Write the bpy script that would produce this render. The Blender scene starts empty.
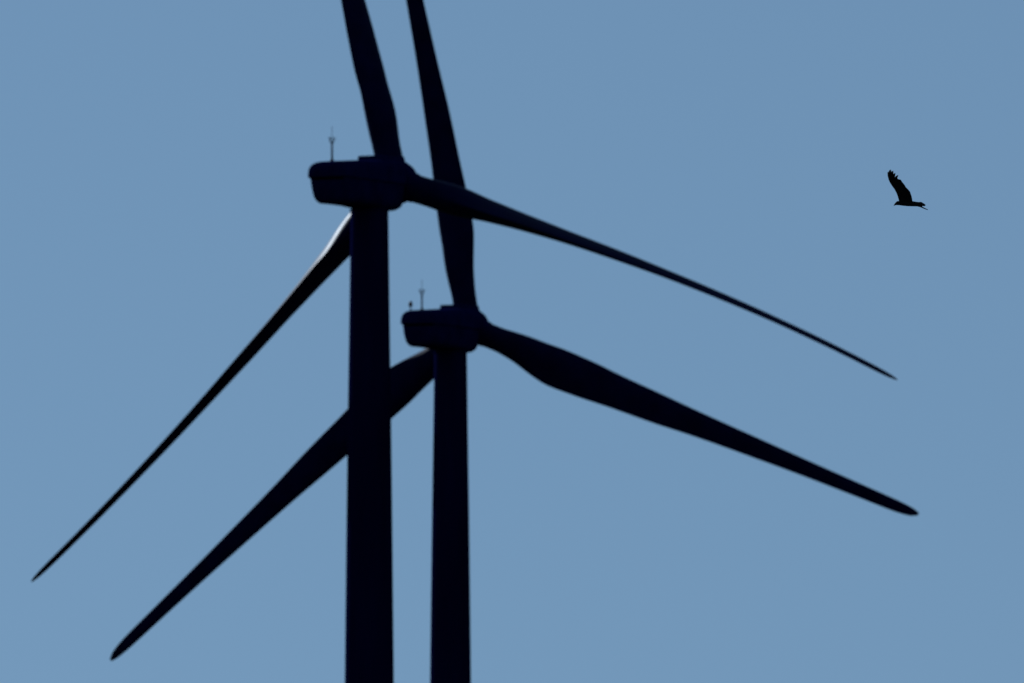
import bpy, bmesh, math, random
from mathutils import Vector, Matrix

random.seed(4)
scene = bpy.context.scene
COL = scene.collection
RAD = math.radians

# ------------------------------------------------------------------ camera
CAM_Z = 1.7
PITCH = 0.06065757
FPX = 500.0 / 36.0 * 1024.0                      # focal length in pixels of the 1024 px frame
cam_data = bpy.data.cameras.new('camera')
cam = bpy.data.objects.new('camera', cam_data)
COL.objects.link(cam)
scene.camera = cam
cam.location = (0, 0, CAM_Z)
cam.rotation_euler = (math.pi / 2 + PITCH, 0, 0)
cam_data.sensor_width = 36.0
cam_data.lens = 500.0
cam_data.clip_start = 0.5
cam_data.clip_end = 90000.0
BIRD_DIST = 229.4
cam_data.dof.use_dof = True                      # the photographer focused on the bird
cam_data.dof.focus_distance = BIRD_DIST
cam_data.dof.aperture_fstop = 6.6

# ------------------------------------------------------------------ sky, sun, exposure
SUN_EL, SUN_AZ = RAD(23), RAD(-36)               # azimuth clockwise from +Y (the viewing direction)
world = bpy.data.worlds.new('World')
scene.world = world
world.use_nodes = True
wn = world.node_tree
bg = wn.nodes['Background']
sky = wn.nodes.new('ShaderNodeTexSky')
sky.sky_type = 'NISHITA'
sky.sun_disc = False
sky.sun_elevation = SUN_EL
sky.sun_rotation = SUN_AZ
sky.altitude = 0
sky.air_density = 1.7
sky.dust_density = 0.0
sky.ozone_density = 4.6
# the even blue of the photograph's sky: the pale band hugging the horizon sits below the land
wtc = wn.nodes.new('ShaderNodeTexCoord')
wadd = wn.nodes.new('ShaderNodeVectorMath')
wadd.operation = 'ADD'
wadd.inputs[1].default_value = (0, 0, 0.4)
wn.links.new(wtc.outputs['Generated'], wadd.inputs[0])
wn.links.new(wadd.outputs[0], sky.inputs['Vector'])
wn.links.new(sky.outputs[0], bg.inputs[0])
bg.inputs[1].default_value = 0.0855

sd = bpy.data.lights.new('sun', 'SUN')
sd.energy = 5.0
sd.angle = RAD(0.5)
sd.color = (0.80, 0.90, 1.0)
sun = bpy.data.objects.new('sun', sd)
COL.objects.link(sun)
to_sun = Vector((math.sin(SUN_AZ) * math.cos(SUN_EL), math.cos(SUN_AZ) * math.cos(SUN_EL), math.sin(SUN_EL)))
sun.rotation_euler = to_sun.to_track_quat('Z', 'Y').to_euler()
sun.location = to_sun * 300 + Vector((0, 300, 0))

vs = scene.view_settings
vs.view_transform = 'Standard'
vs.look = 'None'
vs.gamma = 1.0
vs.exposure = 0.0

# ------------------------------------------------------------------ helpers
def paint(name, base, rough, spec, scale, var=0.25, stretch=(1, 1, 1), bump=0.0, tint=(1.0, 1.0, 1.0)):
    """Painted surface: slow colour drift, streaky dirt and uneven gloss."""
    m = bpy.data.materials.new(name)
    m.use_nodes = True
    nt = m.node_tree
    b = nt.nodes['Principled BSDF']
    tc = nt.nodes.new('ShaderNodeTexCoord')
    mp = nt.nodes.new('ShaderNodeMapping')
    mp.inputs['Scale'].default_value = stretch
    nz = nt.nodes.new('ShaderNodeTexNoise')
    nz.inputs['Scale'].default_value = scale
    nz.inputs['Detail'].default_value = 5
    cr = nt.nodes.new('ShaderNodeValToRGB')
    cr.color_ramp.elements[0].position = 0.3
    cr.color_ramp.elements[1].position = 0.7
    cr.color_ramp.elements[0].color = tuple(c * (1 - var) for c in base) + (1,)
    cr.color_ramp.elements[1].color = tuple(c * (1 + var) for c in base) + (1,)
    mr = nt.nodes.new('ShaderNodeMapRange')
    mr.inputs['To Min'].default_value = rough - 0.05
    mr.inputs['To Max'].default_value = rough + 0.07
    L = nt.links.new
    L(tc.outputs['Object'], mp.inputs['Vector'])
    L(mp.outputs[0], nz.inputs['Vector'])
    L(nz.outputs['Fac'], cr.inputs[0])
    L(nz.outputs['Fac'], mr.inputs['Value'])
    L(cr.outputs[0], b.inputs['Base Color'])
    L(mr.outputs[0], b.inputs['Roughness'])
    b.inputs['Specular IOR Level'].default_value = spec
    b.inputs['Specular Tint'].default_value = tint + (1,)
    if bump:
        bp = nt.nodes.new('ShaderNodeBump')
        bp.inputs['Strength'].default_value = bump
        bp.inputs['Distance'].default_value = 0.01
        L(nz.outputs['Fac'], bp.inputs['Height'])
        L(bp.outputs[0], b.inputs['Normal'])
    return m

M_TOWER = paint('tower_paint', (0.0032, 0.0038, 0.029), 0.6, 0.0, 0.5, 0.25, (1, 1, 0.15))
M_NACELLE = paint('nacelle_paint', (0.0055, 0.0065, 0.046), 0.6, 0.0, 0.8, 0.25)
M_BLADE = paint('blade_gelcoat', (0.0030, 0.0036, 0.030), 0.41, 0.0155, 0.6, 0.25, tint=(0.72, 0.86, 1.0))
M_METAL = paint('dark_galvanised_steel', (0.006, 0.006, 0.014), 0.6, 0.08, 6.0, 0.3)
M_LAMP = paint('warning_lamp_glass', (0.02, 0.004, 0.006), 0.4, 0.06, 8.0, 0.2)
M_BIRD = paint('dark_brown_plumage', (0.012, 0.010, 0.009), 0.8, 0.1, 30.0, 0.35, bump=0.3)
M_EYE = paint('bird_eye', (0.02, 0.015, 0.01), 0.15, 0.5, 40.0, 0.1)
M_GROUND = paint('dry_grass_field', (0.016, 0.018, 0.012), 0.95, 0.0, 0.02, 0.5, bump=0.4)

def add_mesh(name, bm, mat, parent=None, smooth_angle=35):
    bmesh.ops.recalc_face_normals(bm, faces=bm.faces)
    me = bpy.data.meshes.new(name)
    bm.to_mesh(me)
    bm.free()
    me.materials.append(mat)
    if smooth_angle:
        me.polygons.foreach_set('use_smooth', [True] * len(me.polygons))
        me.set_sharp_from_angle(angle=RAD(smooth_angle))
    o = bpy.data.objects.new(name, me)
    COL.objects.link(o)
    o.parent = parent
    return o

def loft(bm, rings, cap=True):
    vr = [[bm.verts.new(p) for p in r] for r in rings]
    n = len(vr[0])
    for a, b in zip(vr, vr[1:]):
        for i in range(n):
            bm.faces.new((a[i], a[(i + 1) % n], b[(i + 1) % n], b[i]))
    if cap:
        bm.faces.new(vr[0])
        bm.faces.new(vr[-1])
    return vr

def tube(bm, p0, p1, r0, r1=None, n=16):
    p0, p1 = Vector(p0), Vector(p1)
    r1 = r0 if r1 is None else r1
    ax = (p1 - p0).normalized()
    u = ax.orthogonal().normalized()
    v = ax.cross(u)
    loft(bm, [[c + (u * math.cos(t) + v * math.sin(t)) * r for t in [2 * math.pi * i / n for i in range(n)]]
              for c, r in ((p0, r0), (p1, r1))])

def lathe(bm, origin, axis, prof, n=40):
    origin, ax = Vector(origin), Vector(axis).normalized()
    u = ax.orthogonal().normalized()
    v = ax.cross(u)
    loft(bm, [[origin + ax * s + (u * math.cos(t) + v * math.sin(t)) * r
               for t in [2 * math.pi * i / n for i in range(n)]] for s, r in prof])

def rounded_box(bm, c, size, bev):
    g = bmesh.ops.create_cube(bm, size=1.0, matrix=Matrix.Translation(c) @ Matrix.Diagonal((*size, 1)))
    es = list({e for v in g['verts'] for e in v.link_edges})
    bmesh.ops.bevel(bm, geom=es, offset=bev, segments=3, profile=0.5, affect='EDGES')

def lerp_tab(x, xs, ys):
    if x <= xs[0]: return ys[0]
    for i in range(len(xs) - 1):
        if x <= xs[i + 1]:
            t = (x - xs[i]) / (xs[i + 1] - xs[i])
            return ys[i] + (ys[i + 1] - ys[i]) * t
    return ys[-1]

def smooth_tab(x, xs, ys):
    """Cubic Hermite (Catmull-Rom) through a table."""
    if x <= xs[0]: return ys[0]
    if x >= xs[-1]: return ys[-1]
    n = len(xs)
    i = next(k for k in range(n - 1) if x <= xs[k + 1])
    def slope(k):
        if k == 0 or k == n - 1:
            a, b = (0, 1) if k == 0 else (n - 2, n - 1)
            return (ys[b] - ys[a]) / (xs[b] - xs[a])
        d0 = (ys[k] - ys[k - 1]) / (xs[k] - xs[k - 1])
        d1 = (ys[k + 1] - ys[k]) / (xs[k + 1] - xs[k])
        return 0.0 if d0 * d1 <= 0 else 2 * d0 * d1 / (d0 + d1)
    h = xs[i + 1] - xs[i]
    t = (x - xs[i]) / h
    m0, m1 = slope(i) * h, slope(i + 1) * h
    return ((2*t**3 - 3*t**2 + 1) * ys[i] + (t**3 - 2*t**2 + t) * m0
            + (-2*t**3 + 3*t**2) * ys[i + 1] + (t**3 - t**2) * m1)

# ------------------------------------------------------------------ ground (below the frame, reaches the horizon)
bm = bmesh.new()
bmesh.ops.create_grid(bm, x_segments=60, y_segments=60, size=30000)
ground = add_mesh('ground', bm, M_GROUND, None, 0)
ground['kind'] = 'structure'

# ------------------------------------------------------------------ wind turbines
R_BLADE = 45.1
ST = [.028, .06, .10, .15, .20, .26, .33, .42, .52, .64, .76, .87, .95, .985, 1.0]
CHORD = [2.16, 2.14, 2.46, 3.10, 3.54, 3.40, 3.00, 2.66, 2.16, 1.76, 1.42, 1.20, 1.04, 0.74, 0.26]
THICK = [1, 1, .85, .6, .45, .37, .33, .30, .28, .26, .25, .25, .26, .28, .3]
TW_X, TW = [.1, .25, .5, 1.0], [0.14, 0.1577, 0.0997, 0.0]
LE_X, LE_FRAC = [.06, .10, .15, .20, .26, .33, .45], [.5, .46, .40, .385, .385, .37, .355]
CONE = math.sin(0.07705)
OVERHANG = 3.95                                   # tower axis to rotor centre

def blade_mesh(hub, a, h, zz, theta, pitch, bend, k, edge):
    """One blade: circular root blending into a twisted, tapered airfoil, bent by the wind."""
    er = zz * math.cos(theta) + h * math.sin(theta)
    et = zz * math.sin(theta) - h * math.cos(theta)
    xs = [.028 + (1 - .028) * (i / 64) for i in range(60)]
    xs = [x for x in xs if x < .94] + [.94, .952, .964, .974, .982, .988, .993, .997, 1.0]
    rings = []
    N = 48
    for x in xs:
        c = smooth_tab(x, ST, CHORD)
        th = smooth_tab(x, ST, THICK)
        lef = smooth_tab(x, LE_X, LE_FRAC)
        p = pitch + smooth_tab(x, TW_X, TW)
        le = et * math.cos(p) + a * math.sin(p)
        nn = a * math.cos(p) - et * math.sin(p)
        blend = min(1, max(0, (.18 - x) / .125))
        blend = blend * blend * (3 - 2 * blend)
        ctr = hub + er * (x * R_BLADE) + a * (x * R_BLADE * CONE + bend * x ** k) + et * (edge * x * x)
        ring = []
        for i in range(N):
            t = 2 * math.pi * i / N
            u = (1 - math.cos(t)) / 2
            yt = 5 * th * (.2969 * math.sqrt(u) - .126 * u - .3516 * u**2 + .2843 * u**3 - .1016 * u**4)
            sg = 1 if t <= math.pi else -1
            ax_, ay_ = (lef - u) * c, sg * yt * c
            cx_, cy_ = .5 * c * math.cos(t), .5 * c * math.sin(t)
            ring.append(ctr + le * (blend * cx_ + (1 - blend) * ax_) + nn * (blend * cy_ + (1 - blend) * ay_))
        rings.append(ring)
    bm = bmesh.new()
    loft(bm, rings)
    return bm, er

def nacelle_bm(hz, rear):
    """Lofted housing, nose towards +Y; overhanging upper shell, tapered lower shell, upswept chin."""
    bm = bmesh.new()
    #       s      inset  top    bottom  half width
    secs = [(-6.78, .42, .80, -2.12, 1.80), (-6.72, .20, .86, -2.18, 1.80), (-6.55, .06, .90, -2.22, 1.80),
            (-6.2, 0, .94, -2.25, 1.80), (-4.5, 0, 1.08, -2.22, 1.80), (-2.5, 0, 1.25, -2.22, 1.80),
            (-.5, 0, 1.41, -2.32, 1.80), (.5, 0, 1.49, -2.40, 1.80), (1.3, 0, 1.55, -2.36, 1.80),
            (2.1, 0, 1.58, -2.34, 1.78), (2.75, .05, 1.58, -2.24, 1.73), (3.05, .2, 1.55, -2.02, 1.70)]
    rings = []
    for s, ins, top, bot, w in secs:
        s = s * rear / 6.78 if s < 0 else s
        w -= ins; top -= ins; bot += ins
        zl = -.27
        half = [(0, top + .03), (w * .45, top + .015), (w - .62, top - .03), (w - .34, top - .12), (w - .14, top - .30),
                (w - .03, top - .56), (w, top - .85), (w, zl + .02), (w - .015, zl), (w - .13, zl - .03), (w - .14, zl - .1),
                (w - .17, zl - .8), (w - .25, bot + .62), (w - .32, bot + .36), (w - .46, bot + .16),
                (w - .68, bot + .04), (w * .4, bot), (0, bot)]
        fade = max(0, min(1, (-4.5 - s) / 2.0))
        def P(xx, z):
            sh = fade * (max(0, zl - z) * .20 + (.12 if z < zl - .02 else 0))
            return Vector((xx, s + sh, hz + z))
        ring = [P(x_, z_) for x_, z_ in half] + [P(-x_, z_) for x_, z_ in reversed(half[1:-1])]
        rings.append(ring)
    loft(bm, rings)
    return bm

def make_turbine(label, base, yaw, hub_h, tilt, az, pitch, bends, k, edges, with_lamp, tower_scale, rear, mast_x):
    root = bpy.data.objects.new('wind_turbine', None)
    COL.objects.link(root)
    root.location = base
    root.rotation_euler = (0, 0, -yaw)
    root['label'] = label
    root['category'] = 'wind turbine'
    root['group'] = 'wind turbines in the sky'
    # tower: slightly tapering steel tube with flanged section joints
    zs = [(hub_h - 2.30, 1.43), (hub_h - 6, 1.48), (hub_h - 12, 1.56), (hub_h - 17, 1.635), (hub_h - 26, 1.745),
          (hub_h - 32, 1.81), (hub_h - 38.5, 1.875), (hub_h - 60, 2.06), (0.3, 2.28), (0.0, 2.45), (-0.6, 2.45)]
    bm = bmesh.new()
    lathe(bm, (0, 0, 0), (0, 0, 1), [(z, r * tower_scale) for z, r in zs], 64)
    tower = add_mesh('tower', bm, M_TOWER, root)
    bm = bmesh.new()
    lathe(bm, (0, 0, 0), (0, 0, 1), [(hub_h - 2.46, 1.43 * tower_scale + .02), (hub_h - 2.44, 1.53 * tower_scale),
                                      (hub_h - 2.32, 1.53 * tower_scale)], 48)
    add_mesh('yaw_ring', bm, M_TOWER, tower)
    for zf in (hub_h - 28, 24):
        rr = lerp_tab(-zf, [-z for z, r in zs], [r for z, r in zs]) * tower_scale
        bm = bmesh.new()
        lathe(bm, (0, 0, 0), (0, 0, 1), [(zf - .06, rr - .02), (zf - .05, rr + .012), (zf + .05, rr + .012), (zf + .06, rr - .02)], 64)
        add_mesh('flange', bm, M_TOWER, tower)
    bm = bmesh.new()
    rounded_box(bm, (0, -2.30 * tower_scale, 2.0), (.9, .25, 2.1), .08)
    add_mesh('door', bm, M_METAL, tower)
    # nacelle
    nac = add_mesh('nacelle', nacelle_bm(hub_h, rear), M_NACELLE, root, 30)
    bm = bmesh.new()
    rounded_box(bm, (0, 1.25, hub_h + 1.56), (2.1, 2.5, .5), .09)
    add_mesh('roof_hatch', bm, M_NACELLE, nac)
    # weather mast: foot, pole, fork carrying cup anemometer and wind vane, lightning rod
    mx, my, mz = mast_x, -6.0, hub_h + .9
    bm = bmesh.new()
    tube(bm, (mx, my, mz), (mx, my, mz + .32), .17, .09)
    tube(bm, (mx, my, mz + .3), (mx, my, mz + 1.5), .075)
    for sgn in (-1, 1):
        tube(bm, (mx, my, mz + 1.38), (mx + sgn * .16, my, mz + 1.62), .05)
        tube(bm, (mx + sgn * .16, my, mz + 1.60), (mx + sgn * .17, my, mz + 1.80), .05)
    tube(bm, (mx, my, mz + 1.45), (mx, my, mz + 2.75), .025, .015)
    mast = add_mesh('weather_mast', bm, M_METAL, nac)
    bm = bmesh.new()
    for j in range(3):
        an = j * 2 * math.pi / 3 + .3
        c = Vector((mx + .17, my, mz + 1.82))
        e = c + Vector((math.cos(an), math.sin(an), 0)) * .12
        tube(bm, c, e, .012)
        bmesh.ops.create_icosphere(bm, subdivisions=2, radius=.045, matrix=Matrix.Translation(e))
    add_mesh('anemometer', bm, M_METAL, mast)
    bm = bmesh.new()
    rounded_box(bm, (mx - .17, my - .03, mz + 1.84), (.025, .34, .12), .01)
    add_mesh('wind_vane', bm, M_METAL, mast)
    if with_lamp:
        lx, ly, lz = -1.2, -6.05, hub_h + .72
        bm = bmesh.new()
        tube(bm, (lx, ly, lz), (lx, ly, lz + .62), .06)
        tube(bm, (lx, ly, lz + .6), (lx, ly, lz + .68), .19, .19)
        lathe(bm, (lx, ly, lz + .68), (0, 0, 1), [(0, .165), (.12, .175), (.26, .15), (.36, .09), (.40, .02)], 20)
        add_mesh('warning_light', bm, M_LAMP, nac)
    # rotor
    a = Vector((0, math.cos(tilt), math.sin(tilt)))
    h = Vector((1, 0, 0))
    zz = h.cross(a)
    hub = Vector((0, OVERHANG, hub_h))
    bm = bmesh.new()
    lathe(bm, hub, a, [(-.9, 1.0), (-.86, 1.5), (-.74, 1.64), (-.45, 1.72), (0, 1.75), (.6, 1.70), (1.1, 1.55),
                       (1.5, 1.22), (1.8, .85), (1.98, .45), (2.05, .12)], 48)
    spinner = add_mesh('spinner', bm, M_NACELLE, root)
    for b in range(3):
        bm, er = blade_mesh(hub, a, h, zz, az + b * 2 * math.pi / 3, pitch, bends[b], k, edges[b])
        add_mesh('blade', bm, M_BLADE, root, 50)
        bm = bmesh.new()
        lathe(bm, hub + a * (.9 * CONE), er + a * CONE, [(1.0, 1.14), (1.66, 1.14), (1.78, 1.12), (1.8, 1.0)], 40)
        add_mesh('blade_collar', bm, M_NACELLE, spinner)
    return root

def turbine_at(hub_world, yaw, **kw):
    base = (hub_world[0] - OVERHANG * math.sin(yaw), hub_world[1] - OVERHANG * math.cos(yaw), 0.0)
    return make_turbine(base=base, yaw=yaw, hub_h=hub_world[2], **kw)

near = turbine_at((-9.031, 1085.223, 79.803), 0.4806, label='nearer, larger wind turbine on the left with thin blades turned edge-on',
                  tilt=0.0897, az=-0.2263, pitch=1.5022, k=3.2446, bends=(-3.491, -3.772, -2.548),
                  edges=(0.535, -3.157, -1.098), with_lamp=False, tower_scale=1.0, rear=6.9, mast_x=-.03)
far = turbine_at((-3.843, 1252.157, 78.972), 0.4047, label='farther, lower wind turbine with broad flat blades and a short lamp on its nacelle',
                 tilt=0.0961, az=-0.1364, pitch=0.0489, k=1.5613, bends=(-4.954, -2.652, -5.963),
                 edges=(0.233, -0.258, 1.357), with_lamp=True, tower_scale=1.0, rear=7.2, mast_x=-.14)

# ------------------------------------------------------------------ bird of prey
SC = BIRD_DIST / FPX                              # metres per picture pixel at the bird
def bp(px, py):                                   # outline sketch, pixels -> bird's own metres (x, z)
    return (px - 905.0) * SC, (204.0 - py) * SC

def sheet(bm, outline, depth, thick, thin_edge=True):
    """A feathered surface: outline in (x, z) filled, refined, bent by depth(x, z) and given thickness."""
    tmp = bmesh.new()
    vs_ = [tmp.verts.new((x, 0, z)) for x, z in outline]
    f = tmp.faces.new(vs_)
    bmesh.ops.triangulate(tmp, faces=[f])
    for _ in range(2):
        bmesh.ops.subdivide_edges(tmp, edges=tmp.edges[:], cuts=1, use_grid_fill=True)
    r = bmesh.ops.extrude_face_region(tmp, geom=tmp.faces[:])
    top = {v for v in r['geom'] if isinstance(v, bmesh.types.BMVert)}
    for v in tmp.verts:
        y = depth(v.co.x, v.co.z)
        v.co.y = y + (thick / 2 if v in top else -thick / 2)
    me = bpy.data.meshes.new('t'); tmp.to_mesh(me); tmp.free()
    bm.from_mesh(me); bpy.data.meshes.remove(me)

bm = bmesh.new()
# body rings: px, centre py, half height px, half width px
body = [(893.6, 205.9, .30, .2), (894.1, 205.2, .70, .4), (895.0, 204.2, 1.15, .8), (896.3, 203.4, 1.75, 1.4), (897.6, 203.1, 2.1, 1.6),
        (899.5, 203.1, 2.2, 1.8), (903, 203.2, 2.6, 2.4), (907, 203.4, 2.8, 2.6), (911, 203.6, 2.75, 2.4),
        (915, 204.0, 2.45, 2.0), (919, 204.3, 2.2, 1.6), (922, 204.5, 1.7, 1.3)]
rings = []
for px, py, hh, hw in body:
    x, z = bp(px, py)
    rings.append([Vector((x, hw * SC * math.sin(t), z + hh * SC * math.cos(t))) for t in [2 * math.pi * i / 24 for i in range(24)]])
loft(bm, rings)
wing = [(899.5, 203.2), (898.7, 199.7), (898.0, 196.3), (896.6, 192.6), (894.7, 189.2), (892.4, 185.9), (890.4, 182.8), (889.0, 179.7),
        (888.0, 175.6), (887.9, 172.6), (888.4, 171.3), (889.0, 172.8), (889.5, 171.6), (890.2, 169.2), (890.7, 171.0), (890.6, 174.3),
        (891.6, 172.2), (892.7, 170.6), (892.9, 172.6), (892.4, 176.2), (893.7, 173.9), (895.0, 172.8), (894.9, 174.8), (894.0, 178.4),
        (896.0, 176.0), (898.0, 174.9), (897.6, 176.4), (896.9, 178.4), (898.2, 179.4), (900.5, 179.8), (901.6, 182.0),
        (903.2, 183.6), (904.6, 185.3), (905.3, 187.1), (907.6, 189.1), (909.8, 191.6), (910.6, 193.8), (911.4, 196.0),
        (912.1, 199.0), (912.6, 203.2)]
z0 = bp(0, 203.2)[1]
for side in (-1, 1):
    def wing_depth(x, z, side=side):
        d = max(0.0, z - z0)
        return side * (0.018 + 0.42 * d + 0.25 * d * d)
    sheet(bm, [bp(*p) for p in wing], wing_depth, 0.020)
tail_up = [(917, 202.4), (920, 201.8), (921.6, 201.9), (923.4, 203.0), (925.5, 204.5), (925.6, 205.5), (924.6, 206.2), (922.2, 206.1), (920, 206.5), (917, 206)]
tail_low = [(916.5, 204.0), (920.5, 204.6), (922.2, 206.6), (924.8, 208.1), (927.8, 209.5), (927.8, 210.2), (925.5, 209.5), (922.6, 208.3), (920.4, 207.3), (917, 206.4)]
zc = bp(0, 205.5)[1]
for tl in (tail_up, tail_low):
    sheet(bm, [bp(*p) for p in tl], lambda x, z: (z - zc) * 1.8, 0.016)
bmesh.ops.recalc_face_normals(bm, faces=bm.faces)
me = bpy.data.meshes.new('bird_raw')
bm.to_mesh(me); bm.free()
raw = bpy.data.objects.new('bird_raw', me)
COL.objects.link(raw)
md = raw.modifiers.new('remesh', 'REMESH')
md.mode = 'VOXEL'
md.voxel_size = 0.004
md.use_smooth_shade = True
dg = bpy.context.evaluated_depsgraph_get()
dg.update()
me2 = bpy.data.meshes.new_from_object(raw.evaluated_get(dg))
bpy.data.objects.remove(raw)
me2.name = 'bird'
me2.materials.clear(); me2.materials.append(M_BIRD)
bird = bpy.data.objects.new('bird', me2)
COL.objects.link(bird)
ray = Vector(((905.0 - 512) / FPX, 1.0, (341.5 - 204.0) / FPX))
rot = Matrix.Rotation(PITCH, 3, 'X')
bird.location = Vector((0, 0, CAM_Z)) + rot @ (ray * BIRD_DIST)
bird.rotation_euler = (PITCH, 0, 0)
bird['label'] = 'black bird of prey gliding left with wings raised high, fingered wingtips and forked tail'
bird['category'] = 'bird'
for sy in (-1, 1):
    x, z = bp(896.2, 203.0)
    bm = bmesh.new()
    bmesh.ops.create_uvsphere(bm, u_segments=16, v_segments=10, radius=.006, matrix=Matrix.Translation((x, sy * 1.25 * SC, z)))
    add_mesh('eye', bm, M_EYE, bird)
